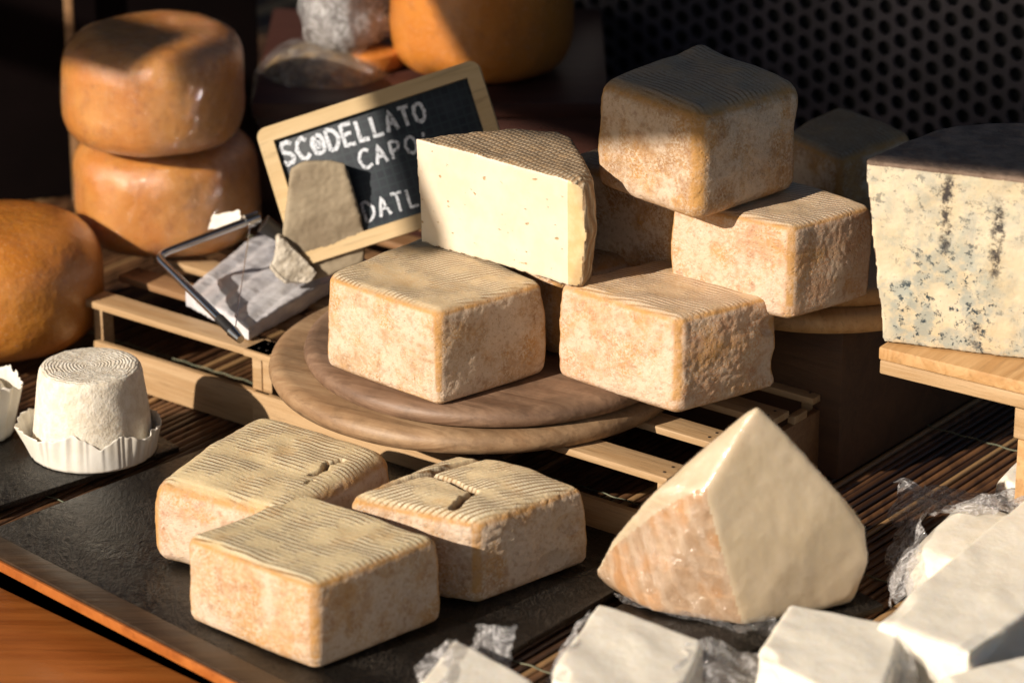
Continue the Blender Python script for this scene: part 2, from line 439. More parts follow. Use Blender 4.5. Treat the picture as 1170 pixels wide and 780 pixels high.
# ------------------------------------------------------------------ materials
R_A = mat_rind('rind_front', (.46, .25, .12), (.66, .45, .27), seed=1.3, period=.0058, ang=-.04, topgrey=.2, ridge=(.86, .78, .56))
R_C = mat_rind('rind_cracked', (.42, .25, .14), (.59, .42, .28), seed=4.1, period=.0052, ang=-1.0, ridge=(.85, .77, .58), topgrey=.15)
R_D = mat_rind('rind_left', (.48, .275, .18), (.67, .47, .34), seed=7.7, period=.0054, ang=.04, topgrey=.05, ridge=(.86, .77, .55))
R_B1 = mat_rind('rind_board', (.41, .25, .13), (.64, .46, .30), seed=2.2, period=.0046, ang=-1.25, topgrey=.35, ridge=(.74, .64, .48))
R_B2 = mat_rind('rind_orange', (.53, .28, .155), (.69, .45, .29), seed=9.4, period=.0046, ang=-.25, topgrey=.2, ridge=(.76, .62, .47), groove=(.44, .28, .16))
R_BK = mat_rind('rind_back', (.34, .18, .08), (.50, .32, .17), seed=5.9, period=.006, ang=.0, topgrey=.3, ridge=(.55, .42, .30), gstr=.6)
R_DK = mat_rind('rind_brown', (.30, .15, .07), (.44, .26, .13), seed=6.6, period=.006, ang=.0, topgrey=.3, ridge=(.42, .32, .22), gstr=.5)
W_OR = mat_wheel('wrapped_orange', (.62, .225, .03), (.70, .32, .075), 1.2)
W_OR2 = mat_wheel('wrapped_orange_big', (.52, .18, .022), (.60, .235, .032), .5)
W_BACK = mat_wheel('orange_back', (.66, .235, .03), (.60, .20, .025), .6)
M_PASTE = mat_plain('pale_paste', (.80, .68, .48), (.84, .74, .56), 90, .5, .0008, sss=.3)
M_CREAM = mat_plain('white_cream', (.95, .88, .73), (.97, .92, .80), 130, .5, .0006, sss=.35)
M_GOAT = mat_plain('goat_white', (.76, .66, .50), (.88, .81, .68), 90, .7, .0022, sss=.2)
def goat():
    g = G('goat_white_ridged'); f = g.noise(110, 5, .65)
    sx = g.n('ShaderNodeSeparateXYZ'); g.t.links.new(g.obj, sx.inputs[0])
    rad = g.math('SQRT', g.math('ADD', g.math('MULTIPLY', sx.outputs[0], sx.outputs[0]), g.math('MULTIPLY', sx.outputs[1], sx.outputs[1])))
    ring = g.math('SINE', g.math('ADD', g.math('MULTIPLY', rad, 1900.), g.math('MULTIPLY', g.noise(70, 4, .6), 16.)))
    top = g.ramp(sx.outputs[2], .083, .086)
    h = g.math('ADD', f, g.math('MULTIPLY', g.math('MULTIPLY', ring, top), .14))
    return g.pbr(g.mix(g.ramp(f, .35, .65), (.78, .69, .54), (.90, .84, .71)), .7, g.bump(h, .0022), sss=.2, sr=(1, .75, .5), sscale=.01)
M_GOAT = goat()
M_PAPER = mat_plain('white_paper', (.80, .74, .62), (.86, .82, .73), 50, .6, .0006, sss=.1)
M_SLATE = None
def slate():
    g = G('dark_slate')
    n1 = g.noise(30, 6, .7); n2 = g.noise(130, 5, .6, g.mapping(g.obj, rot=(0, 0, .5), scale=(1, .35, 1)), 2.)
    sm = g.noise(9, 3, .5)
    c = g.mix(g.ramp(n1, .4, .65), (.004, .0035, .003), (.010, .0085, .007))
    scr_glare = g.ramp(g.math('ABSOLUTE', g.math('SUBTRACT', n2, .5)), 0., .03, 1, 0)
    c = g.mix(g.math('MULTIPLY', scr_glare, g.ramp(sm, .45, .62, 0, .6)), c, (.12, .10, .08))  # pale scratches doubling as streaky glare painted into the slate's colour
    rg = g.ramp(sm, .35, .65, .22, .42)
    h = g.math('ADD', n1, g.math('MULTIPLY', n2, .8))
    return g.pbr(c, rg, g.bump(h, .0018, 1), spec=.42)
M_SLATE = slate()
M_SLAT = mat_wood('pale_slat_wood', (.44, .27, .125), (.56, .375, .20), 1., axis='x')
M_SLATD = mat_wood('brown_slat_wood', (.26, .13, .055), (.36, .20, .09), 1., axis='x')
M_BOARD = mat_wood('board_wood', (.18, .10, .058), (.32, .20, .125), .55, dirt=.55, axis='x', ang=.5)
M_BOARD_RIM = mat_wood('board_rim_wood', (.29, .165, .08), (.46, .30, .165), .5, dirt=.5, axis='x', ang=.5)
M_BOARD2 = mat_wood('oak_board', (.50, .27, .10), (.66, .40, .18), .6, axis='y')
M_LEDGE = mat_wood('orange_varnished_wood', (.36, .10, .018), (.52, .17, .035), .35, .3, axis='x', coat=.4, ang=.0)
M_RIM = mat_wood('tray_rim_wood', (.03, .017, .009), (.065, .036, .017), .8, .4, axis='x')
M_BOX = mat_wood('dark_brown_box', (.07, .03, .012), (.10, .045, .018), .5, .6, axis='x')
M_BLACK = mat_plain('black_metal', (.012, .011, .012), (.02, .018, .018), 30, .5, .0003)
M_STEEL = mat_plain('steel_wire', (.62, .61, .60), (.75, .73, .71), 80, .24, .0001, metal=1)
M_STEEL_DARK = mat_plain('dull_nail', (.12, .10, .09), (.18, .15, .13), 80, .5, .0001, metal=1)
M_RUB = mat_plain('black_rubber', (.015, .014, .014), (.025, .022, .02), 80, .45, .0003)
M_GREY = mat_plain('grey_wrapper', (.62, .61, .64), (.74, .73, .75), 45, .35, .0016, coat=.3)
M_KRAFT = mat_plain('brown_paper', (.27, .21, .135), (.37, .30, .20), 25, .75, .001)
M_WALL = mat_plain('dark_wall', (.004, .002, .002), (.008, .004, .004), 3, .9, .0005, spec=.08)
M_PANEL = mat_plain('perforated_panel', (.085, .07, .08), (.13, .105, .12), 8, .45, .0002)  # tone lifted to stand in for the haze of the glass
F_CLEAR = mat_film('clear_film', .02, crink=.0012, scale=26, haze=.0)
F_CRISP = mat_film('crisp_film', .12, tint=(.98, .98, 1), crink=.006, scale=60, haze=.14, face=.5)
F_LOOSE = mat_film('loose_film', .07, crink=.005, scale=60, haze=.03, face=.35)
F_GLINT = mat_film('glinting_film', .06, crink=.004, scale=38, haze=.0, face=.15, gr=.07)
F_WHEEL = mat_film('wheel_film', .085, crink=.006, scale=85, haze=.0, face=.10, gr=.075)
F_WRAP = mat_film('tight_film', .03, crink=.0035, scale=60, haze=.0, face=.12, gr=.10)

# ------------------------------------------------------------------ setting
def uv(o, a, b, z):                      # world point from u, v distances
    return o + U * a + V * b + Vector((0, 0, z - o.z))
# counter top under the mat
O = Vector((0, 0, 0))
tag(poly_slab('counter', [uv(O, -1.6, -.55, 0), uv(O, 1.6, -.55, 0), uv(O, 1.6, 2.2, 0), uv(O, -1.6, 2.2, 0)], -.05, -.0185, M_BLACK), kind='structure')
# bamboo mat
def bamboo():
    verts = []; faces = []; rnd = []
    u0 = -1.15; k = 0; u = u0
    rr = random.Random(3)
    v0 = (at(0, 630, CZ)).dot(V) + .012
    while u < 1.15:
        r = rr.uniform(.0028, .0046); val = rr.random(); base = len(verts); SEG = 8; NS = 46; off = rr.uniform(-.004, .004)
        for i in range(NS):
            v = v0 + off + 1.9 * i / (NS - 1)
            w = noise.noise(Vector((u * 40, v * 3, 0))) * .0018; hz = noise.noise(Vector((u * 40, v * 4, 5))) * .0008
            for s in range(SEG):
                a = 2 * math.pi * s / SEG
                verts.append(U * (u + w + math.cos(a) * r) + V * v + Vector((0, 0, -.0155 + hz + math.sin(a) * min(r, .003)))); rnd.append(val)
        for i in range(NS - 1):
            for s in range(SEG):
                faces.append((base + i * SEG + s, base + i * SEG + (s + 1) % SEG, base + (i + 1) * SEG + (s + 1) % SEG, base + (i + 1) * SEG + s))
        u += r * 2 + rr.uniform(.0005, .003)
    g = G('bamboo_sticks')
    a = g.attr('rnd'); f = g.noise(1.2, 5, .6, g.mapping(g.obj, rot=(0, 0, -UANG), scale=(60, 8, 60)))
    c = g.mix(a, (.05, .022, .011), (.27, .13, .055)); c = g.mix(g.ramp(f, .4, .66, 0, .75), c, (.05, .022, .01))
    c = g.mix(g.ramp(a, .80, .92), c, (.42, .25, .11))
    m = g.pbr(c, .45, g.bump(f, .0006))
    o = obj('bamboo_mat', verts, faces, m)
    set_attr(o.data, 'rnd', rnd)
    tag(o, 'dark brown bamboo stick mat lying under the trays and crates', 'mat')
    # binding threads as a part
    bm = bmesh.new()
    for vv in (v0 + .10, v0 + .42, v0 + .74, v0 + 1.05):
        pts = []
        for i in range(500):
            uu = u0 + 2.3 * i / 499; pts.append(U * uu + V * (vv + noise.noise(Vector((uu * 20, vv, 0))) * .002) + Vector((0, 0, -.0118 + .0006 * math.sin(i * 1.1))))
        tube(bm, pts, .0007, 5)
    from_bm('binding_thread', bm, mat_plain('green_thread', (.10, .12, .07), (.2, .2, .12), 80, .7, .0002), o)
bamboo()
# front ledge of varnished wood, below the tray
p0 = at(0, 669, -.03); p1 = at(218, 773, -.03); dd = (p1 - p0).normalized(); pn = Vector((dd.y, -dd.x, 0))
a_, b_ = p0 - dd * .5, p1 + dd * .9
tag(poly_slab('front_ledge', [a_, b_, b_ + pn * .45, a_ + pn * .45], -.07, -.03, M_LEDGE, bevel=.004), 'orange varnished wooden ledge along the front of the display', 'ledge')
bpy.data.objects['front_ledge'].rotation_euler.z = 0
# slate trays with a wooden rim
def tray(name, quad, z1, thick, label, rim=False):
    P = [at(x, y, z1) for x, y in quad]
    root = empty(name, ((P[0] + P[2]) / 2).xy.to_3d() + Vector((0, 0, z1 - thick)), label, 'tray')
    c = root.location
    o = poly_slab('slate_sheet', [p for p in P], z1 - .006, z1, M_SLATE, bevel=.0012); o.parent = root; o.location = o.location - c
    if rim:
        Lp, Fp = P[0], P[1]; d = (Fp - Lp).normalized(); nrm = Vector((d.y, -d.x, 0))
        o = poly_slab('rim_board', [Lp - d * .03, Fp + d * .03, Fp + d * .03 + nrm * .026, Lp - d * .03 + nrm * .026], z1 - .007, z1 + .0012, M_RIM, bevel=.0008); o.parent = root; o.location = o.location - c
        o = poly_slab('rim_strip', [Lp - d * .03 + nrm * .0265, Fp + d * .03 + nrm * .0265, Fp + d * .03 + nrm * .0295, Lp - d * .03 + nrm * .0295], z1 - .0105, z1 - .001, M_LEDGE, bevel=.0006); o.parent = root; o.location = o.location - c
    return root
tray('slate_tray', [(-15, 606), (430, 832), (775, 632), (420, 440)], 0, .012, 'large dark slate tray under the three square cheeses at the front left', True)
tray('slate_tray', [(-150, 546), (-40, 590), (205, 510), (108, 455)], .001, .012, 'smaller dark slate tray under the round white goat cheese')
tray('slate_tray', [(690, 700), (850, 745), (1010, 690), (860, 610)], -.004, .012, 'dark tray under the big pale wedge wrapped in film')

# ------------------------------------------------------------------ crates
def crate(label, corner, ulen, vlen, h, slats, low=True, side=True, tone=None):
    """corner: front right top corner; slats: (v0, width, start shift, end shift, material)."""
    root = empty('wooden_crate', corner + Vector((0, 0, CZ - corner.z)), label, 'crate', rz=UANG)
    H = h - CZ
    for (v0, w, a, e, m) in slats:
        box('slat', -ulen + a, e, v0, v0 + w, H - .007, H, m, root)
        for nx in (-ulen + a + .012, e - .010):
            for ny in (v0 + w * .3, v0 + w * .7):
                bm = bmesh.new(); tube(bm, [(nx, ny, H - .0005), (nx, ny, H + .0006)], .0014, 8); from_bm('nail', bm, M_STEEL_DARK, root)
    pw = .016
    for (x, y) in ((-pw, .004), (-pw, vlen - pw - .004), (-ulen + .004, .004), (-ulen + .004, vlen - pw - .004)):
        box('post', x, x + pw - .004, y, y + pw, 0, H - .0075, M_SLAT, root)
    if low:
        box('lower_rail', -ulen + .01, -.002, -.004, .003, 0, .040, M_SLAT, root)
        box('lower_rail', -ulen + .01, -.002, vlen - .003, vlen + .004, 0, .040, M_SLATD, root)
    if side:
        bm = bmesh.new(); add_box(bm, -.003, .004, .022, vlen - .002, .002, H - .016)
        from_bm('end_board', bm, M_SLATD, root, bevel=.0008)
        k = 0; y = .03
        while y < vlen - .03:
            box('corner_notch', -.003, .0045, y, y + .022, H - .0155, H - .0078, M_SLAT, root, bevel=.0006); y += .055; k += 1
    return root
c1 = at(310, 405, .07)
crate('pale slatted wooden crate at the left, under the stacked orange wheels and the wire frame', c1, .245, .42, .07,
      [(-.004, .030, 0, 0, M_SLAT), (.066, .030, -.02, -.01, M_SLATD), (.128, .030, -.03, 0, M_SLAT), (.19, .03, -.06, 0, M_SLATD), (.25, .03, -.05, 0, M_SLATD), (.31, .03, -.05, 0, M_SLATD), (.37, .03, -.05, 0, M_SLATD)], side=False)
c2 = at(765, 545, .07)
vl = (at(970, 450, .07) - c2).length
crate('pale slatted wooden crate carrying the round board in the middle', c2, .50, vl, .07,
      [(-.004, .034, 0, 0, M_SLAT), (vl * .33, .030, 0, -.012, M_SLAT), (vl * .62, .030, 0, .002, M_SLAT), (vl * .88, .034, 0, .004, M_SLAT)], side=True)

# dark box at right and boards on it
bx = at(957, 549, CZ); vdir = at(1130, 470, CZ) - bx; bl = vdir.length
root = empty('storage_box', bx, 'dark brown wooden box under the round boards at the right', 'box', rz=UANG)
box('side_panel', -.30, 0, 0, bl + .15, 0, .150, M_BOX, root, bevel=.003)
box('lid', -.303, .003, -.003, bl + .153, .1505, .158, M_BOX, root, bevel=.002)
BZ = .170; BX0 = .146 + 0
def disc_prof(R, h, e=.004):
    return [(0.0005, 0), (R - e, 0), (R - e * .3, e * .3), (R, e), (R, h - e), (R - e * .3, h - e * .3), (R - e, h), (R * .5, h), (.0005, h)]
zb0 = .146
b0 = at(957, 385, zb0); 
Rb = .155; cb = b0 + Vector((-.005, Rb, 0))
tag(lathe('round_board', disc_prof(Rb, .020, .008), M_BOARD2, loc=(cb.x, cb.y, zb0)), 'lower round wooden board on the dark box behind the right orange square cheese', 'board')
tag(lathe('round_board', disc_prof(Rb - .004, .018, .007), M_BOARD2, loc=(cb.x + .004, cb.y + .012, zb0 + .0203)), 'upper round wooden board directly under the square cheese at the right', 'board')
ZB = zb0 + .0388

# main round board: two stacked discs
b1 = at(548, 402, .092); sc = ppm(b1); R1 = 241 / sc
def grooved(R, h):
    return [(0.0005, 0), (R - .012, 0), (R - .004, .003), (R, h * .45), (R - .002, h * .8), (R - .008, h), (R * .90, h), (R * .89, h - .002), (R * .87, h - .003), (R * .85, h - .002), (R * .84, h), (R * .6, h), (R * .3, h), (.0005, h)]
tag(lathe('round_board', [(0.0005, 0), (R1 - .010, 0), (R1 - .003, .003), (R1, .010), (R1 - .002, .017), (R1 - .009, .0215), (R1 * .93, .022), (R1 * .6, .022), (.0005, .022)], M_BOARD_RIM, loc=(b1.x, b1.y, .0705), wob=.0006), 'large lower round wooden board lying on the middle crate', 'board')
b2 = at(566, 384, .112); R2 = 219 / ppm(b2)
tag(lathe('round_board', [(0.0005, 0), (R2 - .008, 0), (R2 - .002, .003), (R2, .009), (R2 - .002, .0145), (R2 - .008, .018), (R2 * .93, .0185), (R2 * .6, .0185), (.0005, .0185)], M_BOARD, loc=(b2.x, b2.y, .0930), wob=.0005, seed=3), 'upper round wooden board directly under the two square cheeses in the middle', 'board')
ZD = .1118
print('R1', R1, 'R2', R2, 'b1', b1, 'b2', b2)

# board for blue cheese
ZQ = .165
pA = at(1004, 396, ZQ); root = empty('shelf_board', pA + Vector((0, 0, CZ - ZQ)), 'oak board on short legs under the blue veined cheese', 'board', rz=UANG + math.radians(3))
hq = ZQ - CZ
box('board_top', 0, .5, 0, .16, hq - .012, hq, M_BOARD2, root, bevel=.002)
box('board_edge', .001, .5, .001, .159, hq - .026, hq - .0125, M_SLAT, root, bevel=.002)
box('cross_rail', .128, .50, .018, .034, hq - .063, hq - .027, M_SLAT, root)
box('leg', .132, .150, .019, .033, 0, hq - .064, M_BOARD2, root)
box('leg', .45, .47, .019, .033, 0, hq - .064, M_BOARD2, root)
box('leg', .30, .315, .12, .14, 0, hq - .027, M_BOARD2, root)

# ------------------------------------------------------------------ square cheeses
GF = 'square washed rind cheeses'
def ch(label, *a, **k):
    o = block('square_cheese', *a, **k); return tag(o, label, 'cheese', GF)
ch('square cheese at the very front left with sharply ridged pale top', [(216, 611), (350, 562), (497, 612), (358, 666)], .081, .0005, R_A, n=130, seed=.3, r=.009, bulge=.035, amp=.0016)
ch('square cheese on the dark tray with two long cracks in its ridged top', [(402, 566), (524, 515), (667, 552), (545, 596)], .079, .0005, R_C, n=170, seed=1.9, r=.010, bulge=.03, dome=.005, amp=.0022, rough=1.5,
   cracks=[(.095, (-.88, -.62), (-.82, -.2), (-.70, .12), (-.66, .55), (-.56, .88)), (.05, (-.69, .08), (-.25, -.02), (.26, -.18)), (.06, (.26, -.18), (.30, -.4), (.46, -.77))],
   chip=[(1, .6, .2, .28, .006), (1, .3, -.6, .3, .004)])
ch('pinkish sided square cheese behind the front one, small crack in its yellow top', [(177, 545), (296, 470), (446, 516), (326, 584)], .081, .0005, R_D, n=115, seed=3.3, r=.016, bulge=.03, dome=.003, amp=.002,
   cracks=[(.040, (.62, -.05), (.66, .12), (.60, .25), (.68, .42)), (.014, (.72, -.28), (.70, -.15))])
ch('square cheese on the round board at left with fine ridges and greyish top', [(376, 313), (489, 264), (620, 320), (500, 355)], ZD + .092, ZD, R_B1, n=115, seed=5.5, r=.009, bulge=.035, amp=.0018)
ch('square cheese on the round board at right with pinkish orange bulging side', [(643, 322), (774, 287), (885, 333), (775, 362)], ZD + .094, ZD, R_B2, n=115, seed=6.2, r=.010, bulge=.06, amp=.002, chip=[(1, .8, .35, .22, .007), (1, .75, -.5, .4, .005)], rough=1.4)
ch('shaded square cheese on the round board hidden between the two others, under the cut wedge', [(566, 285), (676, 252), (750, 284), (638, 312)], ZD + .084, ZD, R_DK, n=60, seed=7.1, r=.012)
ch('square cheese at the right with reddish top, lying against the blue cheese', [(770, 229), (895, 203), (996, 233), (905, 258)], ZB + .090, ZB, R_B2, n=115, seed=8.2, r=.008, amp=.0015)
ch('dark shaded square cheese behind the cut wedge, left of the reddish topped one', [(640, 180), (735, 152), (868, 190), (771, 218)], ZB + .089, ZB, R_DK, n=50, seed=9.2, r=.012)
ZC = ZB + .0905
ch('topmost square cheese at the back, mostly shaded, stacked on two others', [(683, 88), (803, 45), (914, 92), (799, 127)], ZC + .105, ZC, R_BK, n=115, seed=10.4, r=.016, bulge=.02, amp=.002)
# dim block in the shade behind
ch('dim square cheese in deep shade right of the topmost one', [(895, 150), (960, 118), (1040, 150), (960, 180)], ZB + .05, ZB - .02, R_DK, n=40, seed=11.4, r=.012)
tag(poly_slab('low_riser', [uv(at(1000, 230, ZB - .02), -.12, -.04, 0), uv(at(1000, 230, ZB - .02), .12, -.04, 0), uv(at(1000, 230, ZB - .02), .12, .18, 0), uv(at(1000, 230, ZB - .02), -.12, .18, 0)], CZ, ZB - .0205, M_BOX), 'dark riser in the shade under the dim square cheese', 'riser')

# cut wedge on top of the middle cheeses
zw0, zw1 = ZD + .0935, ZD + .0935 + .103
Wp = [(474, 157), (652, 206), (668, 207), (679, 200), (655, 157), (640, 149), (585, 146)]
Wt = [at(x, y, zw1) for x, y in Wp]
cutn = (Wt[1] - Wt[0]).cross(Vector((0, 0, 1))).normalized()
if cutn.y > 0: cutn = -cutn
cen = sum(Wt, Vector()) / len(Wt)
pts = []
for i, p in enumerate(Wt):
    q = p.copy()
    pts.append(q - Vector((0, 0, .002 if i < 2 else .006))); b = p.copy(); b.z = zw0
    d = (p - cen); d.z = 0
    pts.append(b + d * (-.04)); 
    if i >= 2: mm = p.copy(); mm.z = (zw0 + zw1) / 2; pts.append(mm + d.normalized() * .006)
    if 2 <= i: q2 = p - d * .12; q2.z = zw1 + .001; pts.append(q2)
g = G('cut_rind'); 
vv = g.mapping(g.obj, rot=(0, 0, .9))
w = g.n('ShaderNodeTexWave'); g.t.links.new(vv, w.inputs['Vector']); w.inputs['Scale'].default_value = math.pi / (10 * .0048); w.inputs['Distortion'].default_value = 1.5; w.inputs['Detail Scale'].default_value = 1
w2 = g.n('ShaderNodeTexWave'); w2.bands_direction = 'Y'; g.t.links.new(vv, w2.inputs['Vector']); w2.inputs['Scale'].default_value = math.pi / (10 * .006); w2.inputs['Distortion'].default_value = 1.5
rf = g.math('MULTIPLY', w.outputs['Fac'], g.ramp(w2.outputs['Fac'], 0, .7, .5, 1))
c = g.mix(rf, (.30, .19, .10), (.56, .46, .32)); c = g.mix(g.ramp(g.noise(70, 5, .7), .45, .65, 0, .6), c, (.50, .32, .16))
M_CUTRIND = g.pbr(c, .6, g.bump(g.math('ADD', rf, g.math('MULTIPLY', g.noise(300, 3, .7), .6)), .0018, .9), spec=.35)
g = G('cut_paste')
sp_ = g.voro(85); nz = g.noise(200, 4, .6)
c = g.mix(g.ramp(g.noise(30, 4, .6), .35, .65), (.80, .67, .50), (.84, .73, .57)); 
pit = g.ramp(g.noise(120, 2, .4, g.mapping(g.obj, scale=(1, 1, 2))), .70, .76)
c = g.mix(pit, c, (.55, .38, .2))
M_CUTP = g.pbr(c, .45, g.bump(g.math('SUBTRACT', g.math('MULTIPLY', nz, .25), pit), .0012, .8), sss=.25, sr=(1, .7, .4), sscale=.008)
M_UNDER = mat_plain('yellow_under_rind', (.72, .50, .24), (.78, .60, .34), 60, .45, .0006, sss=.3)
cn = (Wt[0] + Wt[1]) / 2; edge_end = Wt[1]
def pickw(n, p):
    if n.dot(cutn) > .80: 
        return 2 if (p - edge_end).dot((Wt[0] - Wt[1]).normalized()) < .004 else 1
    return 0
cw = hull('cheese_wedge', pts, [M_CUTRIND, M_CUTP, M_UNDER], pickw, voxel=.0018, smooth=4, amp=.0012, seed=2., flat=lambda n: .25 if n.dot(cutn) > .8 else 1.)
tag(cw, 'half cheese resting on the others with its pale cut face towards the front', 'cheese')

# ------------------------------------------------------------------ blue cheese
zc0, zc1 = ZQ + .0005, None
cb0 = at(1008, 392, zc0); hb = 207 / (ppm(cb0) * math.cos(PITCH)); zc1 = zc0 + hb
tl = at(988, 184, zc1); tr = at(1245, 214, zc1); bl_ = at(1008, 392, zc0); br_ = at(1245, 420, zc0)
back = [at(x, y, zc1) for x, y in ((1032, 163), (1075, 148), (1130, 140), (1190, 142), (1250, 150), (1290, 180))]
pts = [tl, tr, bl_, br_] + back + [Vector((p.x + (bl_.x - tl.x) * .6, p.y, zc0)) for p in back]
bn = (tr - tl).cross(tl - bl_).normalized()
if bn.y > 0: bn = -bn
g = G('blue_paste')
pv = g.obj
c = g.mix(g.ramp(g.noise(16, 4, .6), .35, .65), (.70, .58, .38), (.80, .70, .51))
c = g.mix(g.ramp(g.noise(45, 5, .7), .52, .68, 0, .6), c, (.56, .55, .42))
# needle channels: tall narrow stripes of mould
sx = g.n('ShaderNodeSeparateXYZ'); g.t.links.new(pv, sx.inputs[0])
def channel(x0, w, z0, z1):
    wob = g.math('MULTIPLY', g.math('SUBTRACT', g.noise(60, 3), .5), .007)
    dx = g.math('ADD', g.math('ABSOLUTE', g.math('SUBTRACT', g.math('ADD', sx.outputs[0], wob), x0)), g.math('MULTIPLY', g.math('SUBTRACT', g.noise(220, 5, .75), .5), .016))
    a = g.ramp(dx, w * .25, w, 1, 0)
    b = g.math('MULTIPLY', g.ramp(sx.outputs[2], z0, z0 + .015), g.ramp(sx.outputs[2], z1 - .01, z1, 1, 0))
    return g.math('MULTIPLY', a, b)
BLX = None
cloud = g.ramp(g.noise(17, 3, .5, g.mapping(pv, loc=(.38, .2, .11))), .40, .56)
lowz = g.ramp(sx.outputs[2], hb * .25, hb * .95, 1.0, .55)
spots = g.ramp(g.noise(125, 6, .78, pv, .2), .54, .60)
soft = g.ramp(g.noise(55, 4, .6, g.mapping(pv, loc=(1, 2, 3))), .42, .60)
cxo = (tl.x + tr.x + bl_.x + br_.x)
pts_c = Vector((sum(p.x for p in pts) / len(pts), sum(p.y for p in pts) / len(pts), zc0))
def lx(px, z): 
    return at_plane(px, 300, tl, bn).x - pts_c.x
ch1 = channel(lx(1078, 0), .0055, hb * .52, hb * 1.0); ch2 = channel(lx(1137, 0), .0065, hb * .40, hb * .90)
ch3 = channel(lx(1122, 0), .006, hb * .0, hb * .2)
chs = g.math('ADD', g.math('ADD', ch1, ch2, True), ch3, True)
dk = g.math('MULTIPLY', chs, g.ramp(g.noise(90, 5, .75, pv), .40, .54))
grn = g.math('MULTIPLY', g.math('MULTIPLY', cloud, lowz), soft)
c = g.mix(g.math('MULTIPLY', grn, .65), c, (.33, .39, .38))
c = g.mix(g.math('MULTIPLY', g.math('MULTIPLY', cloud, spots), lowz), c, (.05, .07, .08))
c = g.mix(g.math('MULTIPLY', dk, .95), c, (.035, .028, .03))
M_BLUE = g.pbr(c, .5, g.bump(g.math('SUBTRACT', g.math('ADD', g.noise(130, 5, .7), g.math('MULTIPLY', g.noise(28, 4, .6), 1.4)), dk), .0012, .6), sss=.2, sr=(1, .8, .5))
M_BRIND = mat_plain('grey_rind', (.17, .11, .075), (.30, .21, .15), 50, .75, .004)
bc = hull('blue_cheese', pts, [M_BRIND, M_BLUE], lambda n, p: 1 if n.dot(bn) > .78 and p.z < zc1 - .004 else 0, voxel=.0022, smooth=3, amp=.0015, seed=8., origin=pts_c, flat=lambda n: .7)
tag(bc, 'tall half of blue veined cheese with dark rind on the oak board', 'cheese')

# ------------------------------------------------------------------ orange wheels
def wheel_px(name, cx, ybot, zb, wpx, h, m, **k):
    p = at(cx, ybot, zb); s = ppm(p); R = wpx / 2 / s * 1.0; 
    return wheel(name, p.x, p.y + R * k.pop('kk', .86), zb, R * (1 + .0), h, m, **k), R
o, r_ = wheel_px('orange_cheese', 185, 304, .0705, 218, .118, W_OR, seed=1., nexp=4.0); tag(o, 'film wrapped orange cheese wheel, lower of the stacked pair on the left crate', 'cheese', 'stacked orange cheese wheels')
w2o = o
shell(o, 'plastic_wrap', F_WHEEL, .0008, .0018, 3., 20, stretch=(1, 1, .6))
zz_ = .0705 + .116
o, r_ = wheel_px('orange_cheese', 171, 190, zz_, 211, .121, W_OR, seed=5., nexp=4.2); shell(o, 'plastic_wrap', F_WHEEL, .0008, .0022, 6., 24, stretch=(1, 1, .6)); tag(o, 'glossy film wrapped orange cheese wheel on top of the stacked pair', 'cheese', 'stacked orange cheese wheels')
o, r_ = wheel_px('orange_cheese', -4, 424, .002, 234, .140, W_OR2, seed=9., nexp=3.0, amp=.001, kk=.7); tag(o, 'large smooth orange cheese wheel cut off by the left edge', 'cheese')

# goat cheese with paper collar
gc = at(107, 512, .0015); sg = ppm(gc)
root = wheel('goat_cheese', gc.x, gc.y, .0015, 71 / sg, .087, M_GOAT, nexp=14, seed=2, amp=.0007, cone=.19, dish=.002, fine=.0004)
tag(root, 'small white goat cheese with textured top, standing in a pleated paper collar', 'cheese')
def collar(par, R, h, flare, tap=1., nm='paper_collar', seed=0., NA=260, mat=M_PAPER):
    verts = []; faces = []; NZ = 14
    for k in range(NZ + 1):
        t = k / NZ
        for a in range(NA):
            th = 2 * math.pi * a / NA
            pl = (abs(((th * 23 / math.pi + noise.noise(Vector((th * 4, seed, 0))) * 3.5) % 2) - 1) - .5)
            hh = h * (1 + .32 * noise.noise(Vector((math.cos(th) * 2.2, math.sin(th) * 2.2, seed))) + .07 * noise.noise(Vector((th * 9, 2, seed))))
            wl = max(0, math.cos(th - 3.35)) ** 4; wr = max(0, math.cos(th + .35)) ** 6
            fl = flare * .6 + .015 * wl + .011 * wr + .002 * max(0, noise.noise(Vector((th * 2.5, seed, 3))))
            r = R * (1 - .19 * hh * t / .087 * tap) + .0012 + t * fl + pl * (.0014 + .0035 * (wl + wr)) * (.3 + t) * (.5 + 1.3 * abs(noise.noise(Vector((math.cos(th) * 2, math.sin(th) * 2, seed + 8)))))
            verts.append((math.cos(th) * r, math.sin(th) * r, .0005 + hh * t))
    for k in range(NZ):
        for a in range(NA): faces.append((k * NA + a, k * NA + (a + 1) % NA, (k + 1) * NA + (a + 1) % NA, (k + 1) * NA + a))
    o = obj(nm, verts, faces, mat, par)
    md = o.modifiers.new('s', 'SOLIDIFY'); md.thickness = .0003
    return o
collar(root, 70.5 / sg, .030, .001)
g2 = at(-38, 492, .0015)
root = wheel('goat_cheese', g2.x, g2.y, .0015, 52 / sg, .05, M_GOAT, nexp=5, seed=4, cone=.1, dish=.003)
tag(root, 'second paper wrapped goat cheese, only its edge showing at the left border', 'cheese')
collar(root, 53 / sg, .056, .012, seed=5.)

